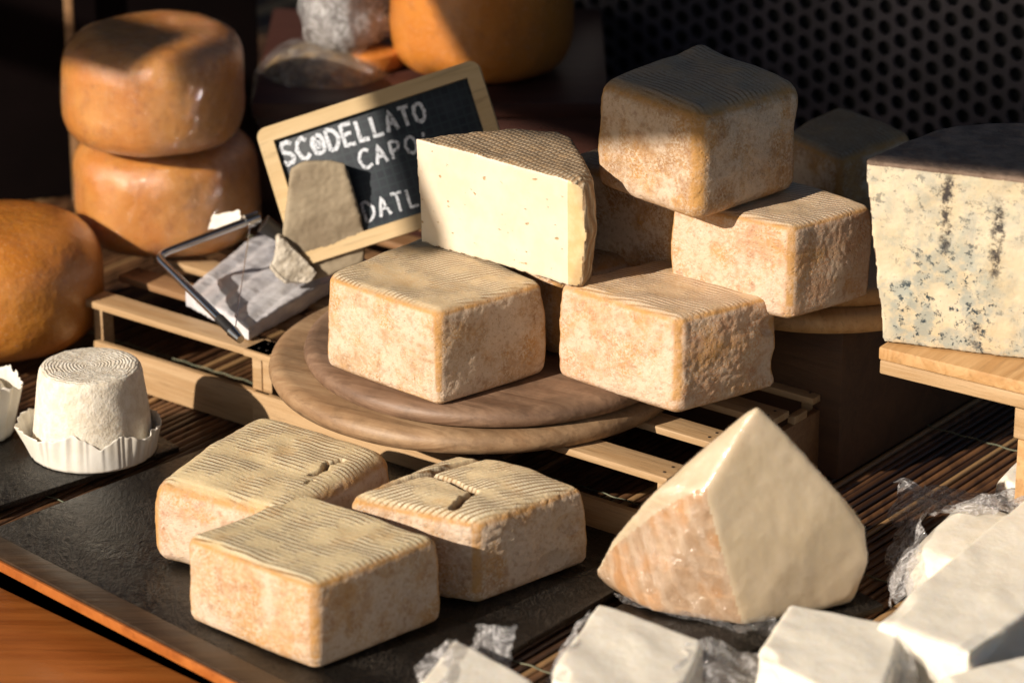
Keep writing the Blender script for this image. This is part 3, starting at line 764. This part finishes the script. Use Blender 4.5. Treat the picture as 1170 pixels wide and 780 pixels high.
# ------------------------------------------------------------------ grey parcel, wire frame, brown piece, chalk sign
ZP = .0705
def par_pts(z0, z1, quad):
    return [at(x, y, z1) for x, y in quad]
TP = [at(x, y, .088) for x, y in ((212, 333), (300, 262), (420, 296), (284, 372))]
pts = TP + [Vector((p.x, p.y, ZP)) for p in TP]
pg = hull('wrapped_parcel', pts, M_GREY, voxel=.0018, smooth=5, amp=.001, seed=3.)
me = pg.data; axd = (TP[1] - TP[0]).normalized()
for v in me.vertices:                       # folds of the wrapper
    if v.co.z > .012:
        s = v.co.dot(Vector((-axd.y, axd.x, 0))) + .006 * noise.noise(v.co * 7)
        f = abs(((s / .026) % 1) - .5) * 2; v.co.z -= .0024 * max(0, 1 - f * 1.6) + .0003 * noise.noise(v.co * 60)
        f2 = 1 - abs(noise.noise(v.co * 30 + Vector((3, 1, 0))) * 4)
        v.co.z += .0006 * max(0, f2)
tag(pg, 'flat grey folded wrapper parcel lying beside the square cheese and the wire frame', 'parcel')
# wire frame (cheese cutter)
A = at(268, 381, .098); B_ = at(178, 292, .128); C_ = at(287, 251, .150)
root = empty('cheese_cutter', Vector((A.x, A.y, .0945)), 'bent steel wire frame of a cheese cutter with black grips, lying on the grey parcel', 'cutter')
off = root.location
bm = bmesh.new(); tube(bm, [p - off for p in fillet([A, B_, C_], .014)], .0042, 12); from_bm('frame', bm, M_STEEL, root)
d1 = Vector((.0095, -.0005, .0)); 
e1 = (A - B_).normalized(); e2 = (C_ - B_).normalized()
bm = bmesh.new(); tube(bm, [A - off - e1 * .004, A - off + e1 * .004, A - off + e1 * .012], lambda t: .0062 - .002 * t, 12); from_bm('end_cap', bm, M_STEEL, root)
bm = bmesh.new(); tube(bm, [A - off - e1 * .03, A - off - e1 * .005], .0050, 12); from_bm('grip', bm, M_RUB, root)
bm = bmesh.new(); tube(bm, [C_ - off - e2 * .006, C_ - off, C_ - off + e2 * .008], .0072, 14); from_bm('clamp', bm, M_STEEL, root)
k1 = C_ + Vector((.012, 0, -.004)); k2 = C_ + Vector((.036, .002, -.022))
bm = bmesh.new(); tube(bm, [k1 - off, (k1 + k2) / 2 - off, k2 - off], lambda t: .010 - .003 * t, 12); from_bm('knob', bm, M_RUB, root)
bm = bmesh.new(); tube(bm, [C_ - off, A - off], .0005, 5); from_bm('wire', bm, M_STEEL, root)
TG = [at(242, 246, .14), at(274, 240, .15), at(276, 258, .135), at(238, 262, .125)]
o = sheet('tag', TG, M_PAPER, parent=root, n=12, amp=.001); 
# brown piece
z0 = .0955; bpb = at(365, 324, z0)
def bp(px, py, dy):           # point on an upright plane set dy behind the base
    P = at_plane(px, py, bpb + Vector((0, dy, 0)), Vector((0, -1, .12)).normalized()); return P
pts = [bp(x, y, d) for d in (0, .030) for x, y in ((333, 192), (350, 184), (378, 182), (394, 186), (417, 262), (417, 300), (358, 322), (326, 312), (322, 280))]
for p in pts: p.z = max(p.z, z0)
br = hull('cheese_piece', pts, M_KRAFT, voxel=.002, smooth=8, amp=.0015, seed=6., fine=.0006)
tag(br, 'greyish brown paper covered piece standing in front of the chalkboard sign', 'cheese')
pts = [bp(x, y, d) for d in (-.010, .006) for x, y in ((318, 268), (350, 296), (364, 312), (354, 324), (326, 322), (310, 306))]
for p in pts: p.z = max(p.z, z0 - .0005)
tw = hull('torn_edge', pts, mat_plain('pale_crumb', (.42, .36, .27), (.62, .56, .46), 90, .8, .003), voxel=.0015, smooth=2, amp=.003, seed=12., fine=.0012)
tw.parent = br; tw.location = tw.location - br.location

# chalkboard sign
nS = -(FWD * .97 + Vector((.10, 0, 0))).normalized()
pS = at(362, 318, .1)
TLs, TRs, BLs = at_plane(293, 150, pS, nS), at_plane(546, 68, pS, nS), at_plane(349, 304, pS, nS)
ux = (TRs - TLs).normalized(); uy = nS.cross(ux).normalized(); 
if uy.z < 0: uy = -uy
SW = (TRs - TLs).length; SH = (BLs - TLs).length; kS = SW / 266.0
mw = Matrix.Translation(TLs - uy * SH) @ Matrix((ux, uy, ux.cross(uy))).transposed().to_4x4()
root = empty('chalkboard_sign', (0, 0, 0), 'small tilted chalkboard in a pale wooden frame with white chalk lettering', 'sign', mw=mw)
fw = 17 * kS
M_FRAME = mat_wood('pale_frame_wood', (.60, .42, .20), (.70, .52, .28), .6, axis='x')
M_FRAMEY = mat_wood('pale_frame_wood_upright', (.60, .42, .20), (.70, .52, .28), .6, axis='y')
def rounded_frame():
    bm = bmesh.new(); r = .010; N_ = 6; outer = []; inner = []
    for (cx, cy, a0) in ((SW - r, r, -90), (SW - r, SH - r, 0), (r, SH - r, 90), (r, r, 180)):
        for k in range(N_ + 1):
            a = math.radians(a0 + 90 * k / N_); outer.append((cx + r * math.cos(a), cy + r * math.sin(a)))
            ci = (SW - fw if cx > SW / 2 else fw, SH - fw if cy > SH / 2 else fw); inner.append(ci)
    n = len(outer); zt, zb = .010, -.002
    vo = [bm.verts.new((x, y, zt)) for x, y in outer]; vi = [bm.verts.new((x, y, zt - .001)) for x, y in inner]
    wo = [bm.verts.new((x, y, zb)) for x, y in outer]; wi = [bm.verts.new((x, y, zb)) for x, y in inner]
    for i in range(n):
        j = (i + 1) % n
        bm.faces.new((vo[i], vo[j], vi[j], vi[i])); bm.faces.new((wo[j], wo[i], wi[i], wi[j]))
        bm.faces.new((wo[i], wo[j], vo[j], vo[i])); bm.faces.new((vi[i], vi[j], wi[j], wi[i]))
    bmesh.ops.remove_doubles(bm, verts=bm.verts[:], dist=1e-5)
    bmesh.ops.recalc_face_normals(bm, faces=bm.faces[:])
    return from_bm('frame', bm, M_FRAME, root, bevel=0)
rounded_frame()
g = G('chalkboard')
br_ = g.n('ShaderNodeTexBrick'); br_.offset = 0; g.t.links.new(g.obj, br_.inputs['Vector'])
br_.inputs['Scale'].default_value = 1; br_.inputs['Brick Width'].default_value = .0085; br_.inputs['Row Height'].default_value = .0085
br_.inputs['Mortar Size'].default_value = .0011; br_.inputs['Mortar Smooth'].default_value = .3
br_.inputs['Color1'].default_value = (.012, .018, .028, 1); br_.inputs['Color2'].default_value = (.018, .026, .036, 1); br_.inputs['Mortar'].default_value = (.024, .038, .046, 1)
c = g.mix(g.ramp(g.noise(25, 4, .6), .4, .7, 0, .35), br_.outputs['Color'], (.05, .06, .075))
M_CB = g.pbr(c, .5, spec=.4)
box('board_face', fw - .001, SW - fw + .001, fw - .001, SH - fw + .001, .0005, .0035, M_CB, root, bevel=.0003)
g = G('chalk')
n1 = g.noise(300, 5, .75); tr = g.n('ShaderNodeBsdfTransparent'); df = g.n('ShaderNodeBsdfDiffuse'); df.inputs[0].default_value = (.66, .70, .76, 1)
ms = g.n('ShaderNodeMixShader'); g.t.links.new(g.ramp(n1, .33, .52), ms.inputs[0]); g.t.links.new(tr.outputs[0], ms.inputs[1]); g.t.links.new(df.outputs[0], ms.inputs[2]); g.t.links.new(ms.outputs[0], g.out.inputs[0])
M_CHALK = g.m
GL = {'S': [[(1, .85), (.7, 1), (.3, .98), (.08, .8), (.25, .6), (.7, .45), (.95, .25), (.75, .03), (.3, 0), (0, .15)]],
      'C': [[(1, .85), (.65, 1), (.25, .88), (.03, .5), (.2, .12), (.6, 0), (1, .15)]],
      'O': [[(.5, 1), (.15, .85), (0, .5), (.15, .12), (.5, 0), (.85, .12), (1, .5), (.85, .85), (.5, 1)]],
      'o': [[(.5, .9), (.15, .8), (0, .5), (.15, .12), (.5, .02), (.85, .12), (1, .5), (.85, .8), (.5, .9)], [(.35, .4), (.5, .62), (.66, .45), (.5, .3), (.36, .4)]],
      'D': [[(.05, 0), (.05, 1)], [(.05, 1), (.55, .95), (.95, .6), (.9, .25), (.5, .02), (.05, 0)]],
      'E': [[(.95, 1), (.05, 1), (.05, 0), (.95, 0)], [(.05, .52), (.8, .52)]],
      'L': [[(.1, 1), (.1, 0), (.9, .02)]],
      'A': [[(0, 0), (.45, 1), (.95, 0)], [(.2, .38), (.75, .38)]],
      'T': [[(0, 1), (1, .97)], [(.5, 1), (.5, 0)]],
      'P': [[(.08, 0), (.08, 1), (.6, .98), (.92, .75), (.6, .48), (.08, .45)]],
      "'": [[(.5, 1), (.4, .75)]], 'I': [[(.4, 1), (.4, 0)]]}
def write(txt, x, y, w, h, gap, sw, shrink=0., ph=0.):
    bm = bmesh.new(); n = len(txt)
    for i, chh in enumerate(txt):
        k = 1 - shrink * i / max(1, n - 1); ww, hh = w * k, h * k
        for st in GL[chh]:
            pts = []
            for (a, b), (c_, d) in zip(st, st[1:]):
                for t in (0, .25, .5, .75): pts.append((a + (c_ - a) * t, b + (d - b) * t))
            pts.append(st[-1]); P = []
            for a, b in pts:
                jx = noise.noise(Vector((a * 3 + i * 5 + ph, b * 3, 0))) * .06; jy = noise.noise(Vector((a * 3, b * 3 + i * 7 + ph, 4))) * .06
                P.append(Vector((x + (a + jx) * ww, y + (b + jy) * hh, .0037)))
            prev = None
            for q, p in enumerate(P):
                d = (P[min(q + 1, len(P) - 1)] - P[max(q - 1, 0)]).normalized(); s = Vector((-d.y, d.x, 0)) * sw * k * .5 * (1 + .25 * noise.noise(p * 300))
                a, b = bm.verts.new(p + s), bm.verts.new(p - s)
                a2, b2 = bm.verts.new(p + s + Vector((0, 0, .0004))), bm.verts.new(p - s + Vector((0, 0, .0004)))
                if prev: bm.faces.new((prev[3], b2, a2, prev[2])); bm.faces.new((prev[0], prev[2], a2, a)); bm.faces.new((prev[1], b, b2, prev[3]))
                prev = (a, b, a2, b2)
        x += ww + gap * k
    return from_bm('chalk_word', bm, M_CHALK, root)
kk = kS
write('SCoDELLATO', 20 * kk, SH - 48 * kk, 14 * kk, 25 * kk, 4.6 * kk, 4.8 * kk, .12)
write("CAPO'", 103 * kk, SH - 79 * kk, 13.5 * kk, 21 * kk, 5.5 * kk, 3.6 * kk, .1, 3)
write('DATLI', 90 * kk, SH - 137 * kk, 13 * kk, 22 * kk, 5 * kk, 3.4 * kk, .1, 6)
write('II', 38 * kk, SH - 72 * kk, 6 * kk, 14 * kk, 16 * kk, 4.0 * kk, .1, 9)

# ------------------------------------------------------------------ background goods
def mat_lump():
    g = G('wrapped_mottled')
    c = g.mix(g.ramp(g.noise(34, 5, .7), .38, .62), (.09, .05, .025), (.42, .27, .11))
    c = g.mix(g.ramp(g.noise(60, 5, .7, g.mapping(g.obj, loc=(2, 2, 2))), .56, .66, 0, .8), c, (.55, .5, .45))
    return g.pbr(c, .4, g.bump(g.noise(40, 5, .6, None, 1.5), .006), coat=1, coat_r=.1, coat_n=g.bump(g.noise(70, 5, .7, None, 2), .006))
o, r_ = wheel_px('wrapped_cheese', 374, 232, .0705, 165, .150, mat_lump(), seed=14., nexp=3, amp=.006); shell(o, 'plastic_wrap', F_LOOSE, .002, .012, 6., 22); tag(o, 'mottled brown cheese in shiny film behind the chalkboard sign', 'cheese')
shb = at(560, 118, .20); root = empty('display_riser', Vector((shb.x, shb.y, CZ)), 'dark reddish brown riser at the back under the big orange cheese', 'riser', rz=0)
MR = mat_wood('dark_red_wood', (.055, .018, .012), (.08, .028, .018), .4, .5, axis='x')
box('riser_top', -.25, .125, 0, .35, .20 - CZ - .016, .20 - CZ, MR, root, bevel=.002)
box('riser_front', -.245, .12, .006, .345, 0, .20 - CZ - .0165, MR, root, bevel=.002)
o, r_ = wheel_px('orange_cheese', 550, 104, .2005, 212, .165, W_BACK, seed=21., nexp=5, amp=.002); tag(o, 'big bright orange cheese wheel at the back, half in sun and half in shade', 'cheese')
o, r_ = wheel_px('cheese_slab', 420, 85, .2005, 84, .0225, W_BACK, seed=17., nexp=7, amp=.001, nr=80); tag(o, 'thin orange cheese slab under the film bundle at the back', 'cheese')
bz = .2235
bb = wheel_px('film_bundle', 396, 62, bz, 100, .11, mat_plain('pale_bundle', (.22, .20, .19), (.42, .38, .35), 30, .5, .004, coat=1), seed=31., nexp=3, amp=.007)[0]
tag(bb, 'bundle in shiny clear film on the orange slab at the back', 'bundle')
shell(bb, 'plastic_wrap', F_CRISP, .004, .012, 2., 28)

# perforated panel behind
def perf():
    o0 = at(980, 200, .16); yaw = math.radians(-36); dx = Vector((math.cos(yaw), math.sin(yaw), 0)); s = ppm(o0)
    o0 = o0 + Vector((0, .28, 0)); o0.z = CZ
    pitch = .0232; a = pitch / math.sqrt(3); verts = []; faces = []
    NX, NZ_ = 50, 25
    cells = []
    for i in range(NX):
        for j in range(NZ_):
            cx = (i - NX * .52) * 1.5 * a; cz = .0 + (j + (.5 if i % 2 else 0) + .5) * pitch
            b = len(verts)
            for k in range(12):
                th = math.radians(30 * k); rh = a * (1 if k % 2 == 0 else math.sqrt(3) / 2); rc = pitch * .36
                verts.append((cx + rh * math.cos(th), 0, cz + rh * math.sin(th)))
                verts.append((cx + rc * math.cos(th), 0, cz + rc * math.sin(th)))
                verts.append((cx + rc * math.cos(th), .004, cz + rc * math.sin(th)))
            for k in range(12):
                k2 = (k + 1) % 12
                faces.append((b + 3 * k, b + 3 * k2, b + 3 * k2 + 1, b + 3 * k + 1)); faces.append((b + 3 * k + 1, b + 3 * k2 + 1, b + 3 * k2 + 2, b + 3 * k + 2))
    root = obj('perforated_panel', verts, faces, M_PANEL, None, o0, yaw, smooth=False)
    box('hole_dark_sheet', -.75, .65, .012, .02, 0, .62, M_BLACK, root)  # black sheet added so no sunlit wall shows through the holes
    tag(root, 'dark perforated metal panel with round holes standing at the back right', 'panel')
    return o0, yaw
po, pyaw = perf()
# dark back wall, lath, and a black backdrop added to darken the back left
wl = at(585, 0, 0) + Vector((0, .9, 0))
bm = bmesh.new(); add_box(bm, -2.2, 2.2, 0, .03, -.3, 1.2); tag(from_bm('back_wall', bm, M_WALL, None, loc=(0, wl.y, 0)), 'dark reddish brown wall closing off the back of the display', 'wall')
q0 = at(0, 232, CZ); q1 = at(300, 205, CZ)
dq = (q1 - q0).normalized(); nq = Vector((-dq.y, dq.x, 0))
tag(poly_slab('dark_backdrop', [q0 - dq * .35, q1, q1 + nq * .02, q0 - dq * .35 + nq * .02], CZ, .75, M_WALL), 'added tall black screen standing behind the stacked orange wheels', 'backdrop')
pp = at_plane(80, 40, q0 - nq * .02, nq)
tag(box('upright_lath', -.005, .005, -.005, .005, 0, .75, M_SLATD, None, loc=(pp.x, pp.y, CZ)), 'thin upright wooden lath at the back left above the stacked wheels', 'lath')

# ------------------------------------------------------------------ big wrapped wedge
zt = -.0035
Pp = at(868, 461, .185); Pq = at(806, 563, .115)
gL = at(678, 655, .012); gL2 = at(690, 668, zt); gF = at(908, 699, zt); gF0 = at(745, 702, zt); gM = at(850, 718, zt); gR = at(935, 702, zt); 
gS1 = at(748, 560, .105); gS2 = at(700, 615, .05); gE1 = at(975, 680, .01); gE2 = at(994, 640, .04); gE3 = at(990, 600, .07); gE4 = at(960, 562, .105)
gB = gL + Vector((.10, .10, 0)); gB.z = zt
pts = [Pp, Pq, gS1, gS2, gL, gL2, gF0, gM, gF, gR, gE1, gE2, gE3, gE4, gB, Vector((gE2.x - .01, gE2.y + .03, zt)), Vector((gE1.x, gE1.y + .01, zt)), Pp + Vector((-.006, .004, -.004))]
nR = (Pq - Pp).cross(gF - Pp).normalized(); nR = nR if nR.dot(CAM - Pp) > 0 else -nR
nL = (gL - Pp).cross(Pq - Pp).normalized(); nL = nL if nL.dot(CAM - Pp) > 0 else -nL
nF = (gL - Pq).cross(gM - Pq).normalized(); nF = nF if nF.dot(CAM - Pp) > 0 else -nF
print('wedge normals', nR, nL, nF)
g = G('wedge_rind'); wv = g.wave(22, 3.0, g.mapping(g.obj, rot=(.3, .5, 1.2)), 3, 2)
c = g.mix(g.ramp(g.noise(60, 5, .7), .35, .65), (.44, .28, .16), (.55, .38, .24)); c = g.mix(g.ramp(g.noise(24, 4), .50, .68, 0, .7), c, (.56, .27, .09)); c = g.mix(g.ramp(wv, .55, .9, 0, .25), c, (.70, .56, .42))
M_WR = g.pbr(c, .5, g.bump(g.math('ADD', g.noise(160, 4, .7), wv), .0008), coat=.6, coat_r=.1, coat_n=g.bump(g.noise(30, 4, .6, g.mapping(g.obj, rot=(0, .35, .3), scale=(.6, .6, 3.5)), .6), .0022))
g = G('wedge_paste'); c = g.mix(g.ramp(g.noise(20, 4, .6), .35, .65), (.60, .475, .31), (.66, .535, .37))
M_WP = g.pbr(c, .45, g.bump(g.noise(40, 3, .5), .0005), sss=.35, sr=(1, .7, .4), sscale=.02, coat=.5, coat_r=.22, coat_n=g.bump(g.noise(14, 3, .6, None, 1), .002))
upL = nL.cross((gL - Pq).normalized()).normalized()
if (Pp - Pq).dot(upL) < 0: upL = -upL
def pickr(n, p):
    return 0 if n.dot(nF) > max(n.dot(nR), n.dot(nL)) and (p - Pq).dot(upL) < 0.004 else 1
wg = hull('wrapped_wedge', pts, [M_WR, M_WP], pickr, voxel=.0025, smooth=22, amp=.0007, seed=4.)
tag(wg, 'large pale wedge of hard cheese wrapped tightly in clear film', 'cheese')
shell(wg, 'plastic_wrap', F_CLEAR, .0010, .0008, 1., 12)
shell(wg, 'plastic_wrap', F_GLINT, .0018, .0022, 5., 30, keep=lambda n, p: n.dot(nF) > .94, stretch=(.45, .45, 2.4))
sheet('wrap_fold', [at(700, 676, .004), at(850, 715, .006), at(854, 724, .0), at(712, 688, .0)], F_LOOSE, parent=wg, n=50, amp=.003, seed=4., freq=60)
sheet('wrap_fold', [at(835, 712, .006), at(880, 700, .012), at(900, 722, .0), at(845, 726, .0)], F_LOOSE, parent=wg, n=50, amp=.008, seed=8., freq=45)

# ------------------------------------------------------------------ white pieces at the lower right
GW = 'fresh white cheese pieces'
def wc(label, corners, zt_, zb_, r=.006, wrap=None, **k):
    o = block('white_cheese', corners, zt_, zb_, M_CREAM, n=70, r=r, bulge=.02, amp=.0013, rough=.5, fine=.00025, chip=[(random.uniform(-1, 1), -1, random.uniform(.2, 1), .35, .005), (1, random.uniform(-1, 0), .9, .3, .004), (-.9, -.9, 1, .25, .004)], **k); tag(o, label, 'cheese', GW)
    return o
ZM = -.0118
w = wc('white cheese piece nearest the front square cheese at the bottom border', [(472, 790), (519, 728), (610, 776), (560, 850)], .052, ZM, seed=1.)
sheet('plastic_wrap', [at(466, 800, .03), at(488, 745, .045), at(520, 727, .058), at(505, 800, .058)], F_CRISP, parent=w, n=50, amp=.007, seed=1., freq=50)
sheet('plastic_wrap', [at(535, 742, .03), at(580, 765, .03), at(588, 715, .055), at(552, 712, .055)], F_CRISP, parent=w, n=50, amp=.009, seed=3., freq=40)
w = wc('white cheese block between the wrapped wedge and the bottom border', [(628, 772), (684, 687), (803, 730), (760, 835)], .058, ZM, seed=2.)
sheet('plastic_wrap', [at(622, 780, .02), at(636, 742, .04), at(672, 692, .058), at(640, 770, .06)], F_CRISP, parent=w, n=50, amp=.006, seed=6., freq=50)
sheet('plastic_wrap', [at(765, 800, .058), at(785, 730, .061), at(885, 745, .035), at(905, 810, .03)], F_CRISP, parent=w, n=70, amp=.010, seed=7., freq=35)
w = wc('white cheese block with film hanging off its right side, below the wrapped wedge', [(866, 748), (903, 689), (1032, 712), (1000, 815)], .062, ZM, seed=3.)
sheet('plastic_wrap', [at(1000, 800, .064), at(1028, 708, .064), at(1084, 735, .03), at(1060, 810, .02)], F_CRISP, parent=w, n=70, amp=.009, seed=9., freq=35)
wc('long white cheese bar running out at the right border', [(1006, 705), (1196, 548), (1300, 610), (1110, 742)], .070, ZM, seed=4., r=.005)
w = wc('rounded white cheese in crumpled film behind the long bar', [(1030, 625), (1100, 556), (1230, 600), (1150, 690)], .052, ZM, seed=5., r=.030)
sheet('plastic_wrap', [at(1012, 690, .0), at(1024, 545, .035), at(1062, 560, .058), at(1034, 680, .045)], F_CRISP, parent=w, n=80, amp=.009, seed=11., freq=38)
sheet('plastic_wrap', [at(1024, 548, .03), at(1180, 560, .03), at(1180, 585, .058), at(1062, 580, .058)], F_CRISP, parent=w, n=80, amp=.010, seed=12., freq=38)
wc('white cheese corner under the oak board at the right border', [(1136, 545), (1185, 505), (1260, 540), (1200, 580)], .035, ZM, seed=6., r=.012)
wc('flat white cheese at the bottom right corner of the display', [(1060, 775), (1180, 745), (1300, 790), (1180, 850)], .060, ZM, seed=7.)

# ------------------------------------------------------------------ light
EL = math.radians(26.5); AZ = Vector((-.80, -.60, 0)).normalized()          # towards the sun
SD = Vector((AZ.x * math.cos(EL), AZ.y * math.cos(EL), math.sin(EL)))
sun = bpy.data.objects.new('sun', bpy.data.lights.new('sun', 'SUN')); COL.objects.link(sun)
sun.data.energy = 5.0; sun.data.angle = math.radians(.5); sun.data.color = (1.0, .88, .75)
sun.rotation_euler = (-SD).to_track_quat('-Z', 'Y').to_euler(); sun.location = SD * 5
w = bpy.data.worlds.new('World'); S.world = w; w.use_nodes = True; nt = w.node_tree
bg = nt.nodes['Background']; sky = nt.nodes.new('ShaderNodeTexSky'); sky.sky_type = 'NISHITA'; sky.sun_disc = False
sky.sun_elevation = EL; sky.sun_rotation = math.atan2(AZ.x, AZ.y) % (2 * math.pi)
nt.links.new(sky.outputs[0], bg.inputs[0]); bg.inputs[1].default_value = .05
# unseen boards added above, outline cut to fit the shade at the back
def shade_line(px, py, z, t):
    return at(px, py, z) + SD * t
e0 = at(760, 172, ZC + .05)                        # lit / shaded border on the topmost cheese
E0 = e0 + SD * 2.2
def occluder(name, poly, label):
    bm = bmesh.new(); lo = [bm.verts.new((a, d, 0)) for a, d in poly]; hi = [bm.verts.new((a, d, .03)) for a, d in poly]
    bm.faces.new(hi); bm.faces.new(lo[::-1])
    for i in range(len(poly)):
        j = (i + 1) % len(poly); bm.faces.new((lo[i], lo[j], hi[j], hi[i]))
    bmesh.ops.recalc_face_normals(bm, faces=bm.faces[:])
    return tag(from_bm(name, bm, M_BOX, None, loc=E0, rz=UANG), label, 'occluder')
occluder('shade_board', [(-.535, .07), (-.612, .06), (-.612, -.11), (-.56, -.11), (-.55, .05), (-.45, .05), (-.45, -.33), (-.27, -.33), (-.27, -.06), (-.13, -.018), (-.09, -.028), (.10, .032), (.16, .07), (.2, .085), (.3, .118), (1.5, .52), (1.5, 2.2), (-.535, 2.2)], 'unseen added roof board shading the back of the display, right of the gap')
occluder('shade_board', [(-1.8, -.125), (-.645, -.125), (-.645, -.035), (-1.8, -.035)], 'unseen narrow added roof beam above the stacked wheels, left of the gap')
occluder('shade_board', [(-1.8, .22), (-.625, .22), (-.625, 2.2), (-1.8, 2.2)], 'unseen added roof board at the back left, behind the narrow beam')
S.view_settings.view_transform = 'Standard'; S.view_settings.look = 'None'; S.view_settings.exposure = .36; S.view_settings.gamma = 1
